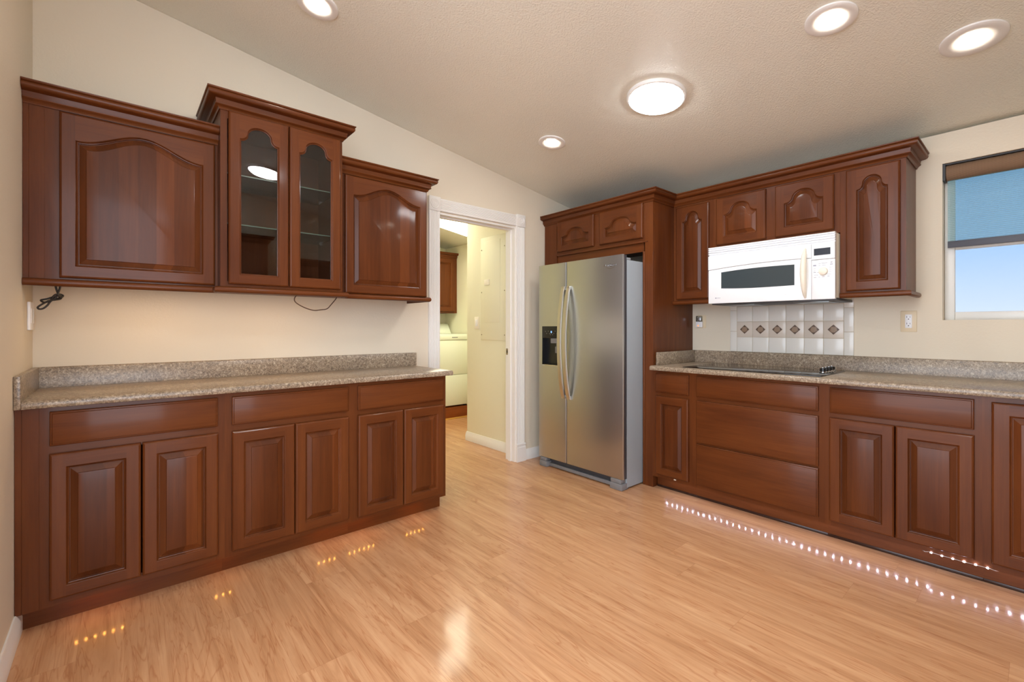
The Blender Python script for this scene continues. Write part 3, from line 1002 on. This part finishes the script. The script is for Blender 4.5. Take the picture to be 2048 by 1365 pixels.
mb = crown(FB, [(-1.905, UF), (-.492, UF), (-.492, .001)], 2.155, None)
tag(build(mb, 'crown_moulding', M_WH, smooth=50, loc=FB(-1.2, 2.155, .3)), 'long cherry crown moulding running over the three wall cabinets around the microwave', 'moulding')

# ---------------------------------------------------------------- microwave
mw = thing('microwave', FB(-1.188, 1.374, .2), 'white over-the-range microwave with a dark window and dial', 'microwave')
m0, m1 = -1.575, -.803
build(MB(FB).box(m0 + .004, m1 - .002, 1.382, 1.777, .010, .375), 'body', M_IVORY, mw, bevel=.004)
mb = MB(FB)
mb.box(m0, m1, 1.718, 1.779, .375, .392)
for k in range(4):
    z = 1.7245 + k * .0145
    mb.loft([[(u, a, w) for a, w in [(z, .390), (z + .0105, .390), (z + .0105, .399), (z + .008, .404), (z + .001, .405)]] for u in (m0, m1)])
build(mb, 'vent_grille', M_WHITE, mw, smooth=30)
SPL = -.9255
arc = lambda u: 1.612 + .021 * (1 - ((u + 1.12) / .46) ** 2) if u < -.92 else 1.618
us = [m0 + (SPL - .001 - m0) * k / 20 for k in range(21)]
# lower door slab with an arched top edge, upper slab slightly proud of it
mb = MB(FB)
mb.prism([(m0, 1.374), (SPL - .001, 1.374)] + [(u, arc(u)) for u in us[::-1]], .375, .403)
md = build(mb, 'door', M_WHITE, mw, bevel=.002)
mb = MB(FB)
mb.prism([(m0, 1.7165)] + [(u, arc(u) + .002) for u in us] + [(SPL - .001, 1.7165)], .375, .4075)
build(mb, 'door_brow', M_WHITE, mw, bevel=.0025)
wt = lambda u: 1.5925 + .0115 * (1 - ((u + 1.20) / .29) ** 2) if u < -1.2 else 1.604 - .003 * ((u + 1.2) / .18) ** 2
wb = lambda u: 1.480 - .011 * (1 - ((u + 1.2) / .29) ** 2) if u < -1.2 else 1.469 + .001 * ((u + 1.2) / .18) ** 2
us = [-1.482 + .463 * k / 16 for k in range(17)]
build(MB(FB).prism([(u, wb(u)) for u in us] + [(u, wt(u)) for u in us[::-1]], .4028, .4045), 'window', M_MWGLASS, md, smooth=0)
# handle: a tapered bow
hp = []
hr = []
for k in range(17):
    s = k / 16
    hp.append((-.958 + .0 * s, 1.386 + .306 * s, .407 + .038 * math.sin(math.pi * s) ** .7))
    hr.append(.005 + .013 * math.sin(math.pi * s) ** .6)
build(MB(FB).tube(hp, hr, 12), 'handle', M_IVORY, md, smooth=60)
mb = MB(FB)
mb.box(SPL + .001, m1, 1.618, 1.7165, .375, .4065); mb.box(SPL + .001, m1, 1.374, 1.6155, .375, .403)
pn = build(mb, 'control_panel', M_WHITE, mw, bevel=.002)
build(MB(FB).box(-.911, -.825, 1.643, 1.685, .4062, .4075), 'display', M_DISPLAY, pn, smooth=0)
build(MB().revolve([(.024, 0), (.0245, -.004), (.0225, -.016), (.020, -.018), (0.0005, -.018)], FB(-.862, 1.543, .403), 28, ax='x'), 'dial', M_IVORY, pn, smooth=40)
random.seed(3)
mb = MB(FB)
for (u, v, w_, h) in [(-.916, 1.578, .016, .012), (-.888, 1.590, .012, .004), (-.872, 1.592, .030, .004), (-.888, 1.579, .010, .003), (-.870, 1.580, .022, .003), (-.826, 1.592, .010, .008), (-.828, 1.580, .014, .008),
                      (-.914, 1.562, .011, .003), (-.914, 1.549, .012, .003), (-.914, 1.538, .013, .005), (-.832, 1.565, .019, .003), (-.832, 1.553, .018, .003), (-.832, 1.541, .019, .003), (-.895, 1.537, .012, .003),
                      (-.910, 1.522, .008, .003), (-.900, 1.522, .010, .003), (-.878, 1.521, .006, .003), (-.864, 1.522, .014, .003), (-.846, 1.523, .030, .003), (-.912, 1.508, .012, .004), (-.888, 1.508, .008, .003), (-.870, 1.509, .014, .003), (-.842, 1.510, .012, .005)]:
    mb.box(u, u + w_, v, v + h * .7, .4028, .4033)
build(mb, 'key_legend', M_INK, pn, smooth=0)
mb = MB(FB)
for k in range(6): mb.box(-1.514 + k * .0045, -1.511 + k * .0045, 1.410, 1.4135, .4028, .4033)
build(mb, 'lettering', M_INK, md, smooth=0)
build(MB().revolve([(.0045, 0), (.0045, -.0006)], FB(-1.521, 1.412, .4028), 16, ax='x'), 'emblem', M_INK, md)
mb = MB(FB)
for k in range(11): mb.box(-1.075 + k * .0055, -1.0715 + k * .0055, 1.4125, 1.4155, .4028, .4033)
build(mb, 'lettering', flat('faint_print', (205, 206, 210), .5), md, smooth=0)
mb = MB(FB).box(m0 + .01, m1 + .0, 1.366, 1.3815, .02, .37)
un = build(mb, 'underside', M_DGREY, mw, bevel=.002)
for a in (-1.50, -1.06):
    build(MB(FB).box(a, a + .2, 1.362, 1.367, .06, .30), 'grease_filter', M_FILTER, un, bevel=.001)

# ---------------------------------------------------------------- cooktop, tiles, outlets
ck = thing('cooktop', FB(-1.245, .918, .33), 'black glass electric cooktop set in the beige countertop', 'cooktop')
build(MB(FB).box(-1.668, -.822, .9176, .9225, .10, .60), 'glass_top', M_BGLASS, ck, bevel=.0015)
for k in range(4):
    c = (3.325 + .062 * k, .886, .9225)
    kb = build(MB().revolve([(.021, 0), (.021, .003), (.018, .006)], c, 20), 'knob_base', M_CHROME, ck, smooth=40)
    build(MB().revolve([(.0165, .006), (.0165, .022), (.0145, .026), (.0005, .0265)], c, 20), 'knob', M_BLACK, kb, smooth=40)
    build(MB().box(c[0] - .014, c[0] + .014, c[1] - .0035, c[1] + .0035, c[2] + .026, c[2] + .031), 'grip', M_CHROME, kb, bevel=.0015)

ts = thing('tile_backsplash', FB(-1.195, 1.016, .005), 'white tile backsplash with a row of brown diamonds behind the cooktop', 'tile backsplash')
TV = [1.0165, 1.129, 1.246, 1.3625, 1.40]
TU = [-1.541, -1.427, -1.3125, -1.198, -1.083, -.967, -.852]
mb = MB(FB).box(-1.592, -.798, 1.0162, 1.40, .0008, .005)
build(mb, 'grout', M_GROUT, ts, smooth=0)
mb = MB(FB)
g = .0014
for v0, v1 in zip(TV, TV[1:]):
    if v0 == 1.129: continue
    for u0, u1 in zip(TU, TU[1:]):
        mb.box(u0 + g, u1 - g, v0 + g, v1 - g, .005, .0085)
EV = [1.0165, 1.172, 1.333, 1.40]
for v0, v1 in zip(EV, EV[1:]):
    mb.box(-1.592, TU[0] - g, v0 + g, v1 - g, .005, .0085); mb.box(TU[-1] + g, -.798, v0 + g, v1 - g, .005, .0085)
build(mb, 'plain_tile', M_TILE, ts, bevel=.0012)
M_TILE2 = flat('glazed_band_tile', (214, 202, 188), .2)
for u0, u1 in zip(TU, TU[1:]):
    t_ = build(MB(FB).box(u0 + g, u1 - g, 1.129 + g, 1.246 - g, .005, .0085), 'band_tile', M_TILE2, ts, bevel=.0012)
    c = (u0 + u1) / 2
    h = .0345
    mb = MB(FB)
    mb.loft([[(c - q, 1.1875, w), (c, 1.1875 - q, w), (c + q, 1.1875, w), (c, 1.1875 + q, w)] for q, w in ((h, .0084), (h - .002, .0105))])
    build(mb, 'diamond', M_DECOR, t_, smooth=0)


def plate(F, u0, u1, v0, v1, mat, parent, th=.006):
    return build(MB(F).box(u0, u1, v0, v1, .0005, th), 'cover_plate', mat, parent, bevel=.002)


o1 = thing('wall_outlet', FB(-.525, 1.24, .004), 'white duplex outlet in a beige plate on the wall near the window', 'outlet')
plate(FB, -.563, -.487, 1.175, 1.303, M_BEIGE, o1)
rc_ = build(MB(FB).box(-.541, -.509, 1.199, 1.281, .006, .0085), 'receptacle', M_PLATE, o1, bevel=.0015)
mb = MB(FB)
for z in (1.261, 1.221):
    mb.box(-.534, -.532, z, z + .010, .0083, .0088); mb.box(-.519, -.517, z, z + .009, .0083, .0088); mb.box(-.5275, -.5225, z - .011, z - .006, .0083, .0088)
build(mb, 'slot', M_SLOT, rc_, smooth=0)
o2 = thing('wall_outlet', FB(-1.83, 1.25, .004), 'beige outlet with a plugged-in night light glowing orange, beside the fridge panel', 'outlet')
plate(FB, -1.868, -1.789, 1.198, 1.304, M_BEIGE, o2)
nl = thing('night_light', FB(-1.836, 1.25, .02), 'small clear plug-in night light with an orange lamp, in the left outlet', 'night light')
nb = build(MB(FB).box(-1.866, -1.812, 1.203, 1.250, .0062, .026), 'body', M_PLATE, nl, bevel=.003)
build(MB(FB).box(-1.862, -1.816, 1.2505, 1.297, .0065, .034), 'lens', M_CLEAR, nl, bevel=.004)
build(MB(FB).box(-1.852, -1.826, 1.255, 1.285, .010, .022), 'reflector', M_CHROME, nl, bevel=.002)
build(MB().revolve([(.005, 0), (.005, -.002), (.0005, -.004)], FB(-1.845, 1.217, .026), 16, ax='x'), 'indicator_lamp', M_ORANGE, nb)
FC = lambda u, v, w: (XC + w, u, v)
s1 = thing('light_switch', FC(2.95, 1.25, 0), 'white double switch plate on the left wall above the counter', 'light switch')
sp2 = plate(FC, 2.89, 3.012, 1.190, 1.314, M_PLATE, s1, .011)
for u in (2.922, 2.980):
    build(MB(FC).box(u - .015, u + .015, 1.22, 1.285, .0105, .013), 'rocker', M_PLATE, sp2, bevel=.001)

# ---------------------------------------------------------------- refrigerator
fr = thing('refrigerator', (3.15, 2.44, 0), 'stainless side-by-side refrigerator with a black ice dispenser', 'refrigerator')
fy0, fy1, fsp = 1.998, 2.886, 2.560
build(MB().box(2.850, 3.55, 2.000, 2.884, .012, 1.705), 'body', M_GREYSIDE, fr, bevel=.004)
for a, b in ((2.0005, 2.10), (2.80, 2.8835)):
    build(MB().box(2.815, 2.90, a, b, 1.7055, 1.722), 'hinge_cover', M_GREYSIDE, fr, bevel=.004)


def fridge_door(y0, y1, hole=None):
    mb = MB()
    # curved-edge stainless skin in plan, as a vertical extrusion
    P = [(2.8155, y0), (2.806, y0), (2.8015, y0 + .003), (2.800, y0 + .010), (2.800, y1 - .010), (2.8015, y1 - .003), (2.806, y1), (2.8155, y1)]
    if not hole:
        mb.prism(P, .080, 1.742)
    else:
        h0, h1, z0, z1 = hole
        mb.prism(P, .080, z0); mb.prism(P, z1, 1.742)
        mb.prism([(2.8155, y0), (2.806, y0), (2.8015, y0 + .003), (2.800, y0 + .010), (2.800, h0), (2.8155, h0)], z0, z1)
        mb.prism([(2.8155, h1), (2.800, h1), (2.800, y1 - .010), (2.8015, y1 - .003), (2.806, y1), (2.8155, y1)], z0, z1)
    d = build(mb, 'door', M_STEEL, fr, smooth=25)
    c = MB()
    if hole:
        h0, h1, z0, z1 = hole
        c.box(2.8155, 2.846, y0 + .002, h0, .082, 1.738); c.box(2.8155, 2.846, h1, y1 - .002, .082, 1.738)
        c.box(2.8155, 2.846, h0, h1, .082, z0); c.box(2.8155, 2.846, h0, h1, z1, 1.738)
    else:
        c.box(2.8155, 2.846, y0 + .002, y1 - .002, .082, 1.738)
    build(c, 'door_liner', M_DGREY, d, smooth=0)
    return d


DSP = (2.628, 2.842, .879, 1.213)
dl = fridge_door(fsp + .0035, fy1, DSP)
drr = fridge_door(fy0, fsp - .0035)
mb = MB()
y0, y1, z0, z1 = DSP
mb.box(2.799, 2.8455, y0, y0 + .006, z0, z1); mb.box(2.799, 2.8455, y1 - .006, y1, z0, z1)
mb.box(2.799, 2.8455, y0 + .006, y1 - .006, z0, z0 + .010); mb.box(2.8440, 2.8458, y0 + .006, y1 - .006, z0 + .010, 1.112)
ds = build(mb, 'dispenser', M_BLACK, dl, bevel=.001, seg=1)
build(MB().box(2.7985, 2.8455, y0 + .006, y1 - .006, 1.112, z1), 'dispenser_panel', M_BLACK, dl, bevel=.001)
build(MB().box(2.7985, 2.803, y0 + .003, y1 - .003, z0 - .004, z0 + .003), 'dispenser_sill', M_CHROME, dl, bevel=.001)
build(MB().box(2.806, 2.838, 2.655, 2.746, 1.068, 1.111), 'ice_chute', M_MGREY, dl, bevel=.004)
build(MB().box(2.812, 2.824, 2.660, 2.700, .985, 1.040).box(2.815, 2.835, 2.668, 2.690, 1.040, 1.070), 'paddle', M_MGREY, dl, bevel=.004)
mb = MB()
for k in range(3): mb.box(2.7978, 2.7986, 2.733 - k * .005, 2.736 - k * .005, 1.155, 1.170 + .004 * (k != 1))
build(mb, 'glowing_icon', M_BLUE, dl, smooth=0)
mb = MB()
for a, b in ((2.80, 1.165), (2.785, 1.148), (2.765, 1.168), (2.75, 1.148), (2.70, 1.150), (2.685, 1.168), (2.665, 1.148), (2.715, 1.138), (2.74, 1.138)):
    mb.box(2.7978, 2.7986, a - .004, a + .004, b, b + .006)
build(mb, 'icon', M_MGREY, dl, smooth=0)
for d, y in ((dl, 2.585), (drr, 2.526)):
    R = []
    n = 24
    for k in range(n + 1):
        s = k / n
        z = .612 + .928 * s
        bow = .058 * (1 - (2 * s - 1) ** 2) ** .8
        xo = 2.794 - bow
        hw = .019
        R.append([(xo - .006, y - hw + .004, z), (xo - .007, y, z), (xo - .006, y + hw - .004, z), (xo, y + hw, z), (xo + .006, y + hw, z), (xo + .006, y - hw, z), (xo, y - hw, z)])
    mb = MB(); mb.loft(R)
    hn = build(mb, 'handle', M_HANDLE, d, smooth=45)
    m2 = MB()
    for za in (.612, 1.512): m2.box(2.782, 2.8005, y - .016, y + .016, za, za + .028)
    build(m2, 'handle_mount', M_HANDLE, hn, bevel=.003)
mb = MB()
mb.box(2.846, 2.852, 2.03, 2.855, .030, .078)
gr = build(mb, 'toe_grille', M_DGREY, fr, smooth=0)
mb = MB()
mb.box(2.82, 2.848, 2.05, 2.83, .008, .034)
build(mb, 'base_grille', M_MGREY, fr, bevel=.003)
for a, b in ((2.001, 2.110), (2.775, 2.862)):
    ft = build(MB().box(2.786, 2.87, a, b, .0005, .048), 'foot_cover', M_MGREY, fr, bevel=.005)
    build(MB().box(2.792, 2.85, a + .012, b - .004, .049, .078), 'hinge_block', M_MGREY, ft, bevel=.003)


def text(body, size, mat, parent, M, name='lettering', ext=.0006):
    cu = bpy.data.curves.new('t', 'FONT')
    cu.body = body; cu.size = size; cu.extrude = ext; cu.align_x = 'CENTER'; cu.align_y = 'CENTER'
    to = bpy.data.objects.new('t', cu)
    COL.objects.link(to)
    bpy.context.view_layer.update()
    dg = bpy.context.evaluated_depsgraph_get()
    me = bpy.data.meshes.new_from_object(to.evaluated_get(dg))
    bpy.data.objects.remove(to)
    me.transform(M)
    o0 = ORIG[parent.name]
    me.transform(Matrix.Translation(-o0))
    me.materials.clear(); me.materials.append(mat)
    me.name = name
    o = bpy.data.objects.new(name, me)
    COL.objects.link(o)
    o.parent = parent
    ORIG[o.name] = o0
    return o


MB_B = Matrix(((0, 0, -1, 0), (-1, 0, 0, 0), (0, 1, 0, 0), (0, 0, 0, 1)))     # text plane onto the range wall side
text('Whirlpool', .030, M_CHROME, drr, Matrix.Translation((2.7995, 2.122, 1.671)) @ MB_B)
sw = [(2.7992, 2.150 - .0 * k - .075 * k / 12, 1.655 - .010 * math.sin(math.pi * k / 12)) for k in range(13)]
build(MB().tube(sw, .0012, 6), 'swoosh', M_BRASS, drr)

# ---------------------------------------------------------------- ceiling lights
TILT = Matrix.Rotation(math.atan(-CS), 3, 'Y')


def can_light(x, y, label, r=.098):
    z = cz(x) - .0004
    t = thing('recessed_light', (x, y, z), label, 'ceiling light', 'recessed lights in the sloping ceiling')
    build(MB().revolve([(r, 0), (r - .001, -.006), (r - .010, -.010), (.048, -.004), (.045, -.0015), (.0445, 0)], (x, y, z), 40, rot=TILT), 'trim_ring', M_TRIM, t, smooth=50)
    build(MB().revolve([(.0445, -.001), (.042, -.004), (.025, -.0065), (.0005, -.007)], (x, y, z), 32, rot=TILT), 'lens', M_CAN, t, smooth=60)


def tube_light(x, y, label):
    z = cz(x) - .0004
    t = thing('tubular_skylight', (x, y, z), label, 'ceiling light')
    build(MB().revolve([(.168, 0), (.168, -.010), (.164, -.017), (.154, -.020), (.150, -.014), (.150, 0)], (x, y, z), 48, rot=TILT), 'trim_ring', M_TRIM, t, smooth=40)
    build(MB().revolve([(.150, -.008), (.147, -.020), (.135, -.030), (.10, -.038), (.05, -.042), (.0005, -.043)], (x, y, z), 40, rot=TILT), 'diffuser', M_TUBE, t, smooth=60)


can_light(.745, 2.335, 'recessed ceiling light cut off by the top edge of the photo')
can_light(2.385, 2.32, 'small distant recessed ceiling light nearest the doorway')
can_light(2.36, .60, 'recessed ceiling light above the microwave, left of the one by the window')
can_light(2.855, .195, 'recessed ceiling light nearest the window', .112)
tube_light(2.375, 1.465, 'large round white skylight diffuser in the middle of the ceiling')
tube_light(1.10, .36, 'second round skylight diffuser, overhead and only reflected in the glass doors')

# ---------------------------------------------------------------- LED tapes
def led_tape(path, chips, mat, label, chipn):
    t = thing('led_strip', path[0], label, 'LED strip', 'LED strips under the cabinets')
    build(MB().tube(path, .004, 6, flat_=.3), 'tape', M_TAPE, t, smooth=0)
    me = None
    for c, n in chips:
        if me is None:
            o = build(MB().box(-.0025, .0025, -.0035, .0035, -.0005, .0005), 'led_chip', mat, smooth=0)
            me = o.data
        else:
            o = bpy.data.objects.new('led_chip', me); COL.objects.link(o)
        o.parent = t
        o.location = Vector(c) - Vector(path[0])
        o.rotation_euler = (0, 0, 0) if n == 'z' else (0, math.pi / 2, 0) if n == 'x' else (math.pi / 2, 0, 0)
        if n == 'y': o.scale = (1.3, .8, 1)
    return t


random.seed(5)
zl = .0895
path = [(3.052, 1.80, zl), (3.052, .42, zl), (3.045, .39, zl), (3.030, .375, .0885), (3.0265, .36, .0945), (3.0265, .25, .0925), (3.0265, .15, .0945), (3.032, .135, .0895), (3.045, .12, zl), (3.052, .09, zl), (3.052, -.6, zl)]
ch = []
y = 1.79
while y > -.55:
    if .145 < y < .365:
        pass
    else:
        ch.append(((3.0475, y, zl - .0005), 'x'))
    y -= .0395
for k in range(6): ch.append(((3.0245, .352 - .0385 * k, .0935 - .001 * math.sin(k)), 'x'))
led_tape(path, ch, M_LEDW, 'cool white LED strip glowing along the toe kick of the right cabinets', 0)
ch = []
for a, b in ((-.13, .03), (.355, .43), (.83, .92), (1.0, 1.15), (1.36, 1.50)):
    x = a
    while x < b:
        ch.append(((x, 2.580, .089), 'y')); x += .0285
led_tape([(-.28, 2.585, .0905), (.6, 2.585, .0905), (1.6, 2.585, .0905)], ch, M_LEDA, 'amber LED strip hidden above the toe kick of the left cabinets', 0)

# ---------------------------------------------------------------- laundry things
ep = thing('electrical_panel', (PX, 3.548, 1.6), 'painted electrical panel cover on the laundry wall', 'electrical panel')
pl = build(MB().box(PX - .010, PX - .0005, 3.349, 3.747, 1.076, 2.112), 'cover', M_LWALL, ep, bevel=.003)
pd = build(MB().box(PX - .014, PX - .0105, 3.432, 3.688, 1.252, 2.068), 'panel_door', M_LWALL, ep, bevel=.002)
build(MB().box(PX - .020, PX - .0135, 3.60, 3.678, 1.628, 1.684), 'latch', M_IVORY, pd, bevel=.002)
for z in (1.13, 1.56, 1.99):
    for y in (3.366, 3.73):
        build(MB().revolve([(.006, 0), (.006, -.002), (.0005, -.003)], (PX - .010, y, z), 12, ax='x'), 'screw', M_BRASS, pl)
ls = thing('light_switch', (PX, 3.825, 1.25), 'ivory rocker switch on the laundry wall left of the electrical panel', 'light switch')
lp_ = build(MB().box(PX - .006, PX - .0005, 3.787, 3.863, 1.187, 1.313), 'cover_plate', M_IVORY, ls, bevel=.002)
build(MB().box(PX - .010, PX - .0055, 3.809, 3.842, 1.217, 1.284), 'rocker', M_PLATE, lp_, bevel=.0015)

pt = thing('washer_platform', (3.1, 5.36, 0), 'golden brown wooden platform under the white washer', 'platform')
build(MB().box(2.55, XB - .014, 5.05, 5.70, .0005, .150), 'box', M_OAK, pt, bevel=.003)
build(MB().box(2.55, XB - .014, 5.038, 5.050, .0005, .018), 'shoe_moulding', flat('yellow_pine', (214, 168, 84), .4), pt, bevel=.002)
ws = thing('washing_machine', (3.27, 5.37, .15), 'white washing machine on a wooden platform seen through the doorway', 'washing machine')
a, b = 2.93, 3.615
M_WASH = flat('washer_enamel', (226, 232, 216), .3)
build(MB().box(a, b, 5.075, 5.69, .172, .575), 'lower_panel', M_WASH, ws, bevel=.006)
build(MB().box(a, b, 5.075, 5.69, .579, 1.035), 'front_panel', M_WASH, ws, bevel=.006)
build(MB().box(a - .003, b + .003, 5.068, 5.70, 1.037, 1.115), 'top', M_WASH, ws, bevel=.010)
cs = MB()
cs.loft([[(x, 5.50, 1.1155), (x, 5.70, 1.1155), (x, 5.70, 1.26), (x, 5.60, 1.26)] for x in (a + .01, b - .01)])
build(cs, 'console', M_WASH, ws, bevel=.006)
build(MB().box(3.33, 3.42, 5.066, 5.069, 1.068, 1.078), 'badge', M_MGREY, ws, bevel=.0008)
for x in (a + .05, b - .05):
    for y in (5.12, 5.62):
        build(MB().revolve([(.02, 0), (.02, .021)], (x, y, .1505), 12), 'foot', M_SLOT, ws)

lc = thing('wall_cabinet', (3.2, 5.55, 1.4), 'brown wall cabinet above the washer seen through the doorway', 'kitchen cabinet')
FL = lambda u, v, w: (u, 5.71 - w, v)
carcass(FL, 2.70, XB - .014, 1.405, 2.195, .001, .285, lc)
frame_(FL, 2.70, XB - .014, 1.405, 2.195, .305, [(2.14, 2.195), (1.405, 1.45)], .04, .05, lc)
door(FL, 3.20, 3.585, 1.425, 2.165, .305, lc, 'rect', .055, .055)
door(FL, 2.73, 3.195, 1.425, 2.165, .305, lc, 'rect', .055, .055)
build(MB().sweep([(o * .8, h * .85) for o, h in CROWN], [(2.70, 5.405), (XB - .015, 5.405)], 2.175), 'crown_moulding', M_WH, lc, smooth=50)

bl = thing('box_light', (2.85, 4.42, cz(2.85)), 'bright fluorescent box light on the laundry ceiling', 'ceiling light')
TL = Matrix.Rotation(math.atan(-CS), 3, 'Y')
mb = MB(lambda x, y, z: tuple(Vector((2.75, 4.42, cz(2.75) - .001)) + TL @ Vector((x, y, z))))
mb.box(-.62, .62, -.35, .35, -.03, 0)
build(mb, 'frame', M_TRIM, bl, bevel=.003)
mb = MB(lambda x, y, z: tuple(Vector((2.75, 4.42, cz(2.75) - .001)) + TL @ Vector((x, y, z))))
mb.box(-.60, .60, -.33, .33, -.045, -.0305)
build(mb, 'diffuser', M_LAUN, bl, bevel=.004)
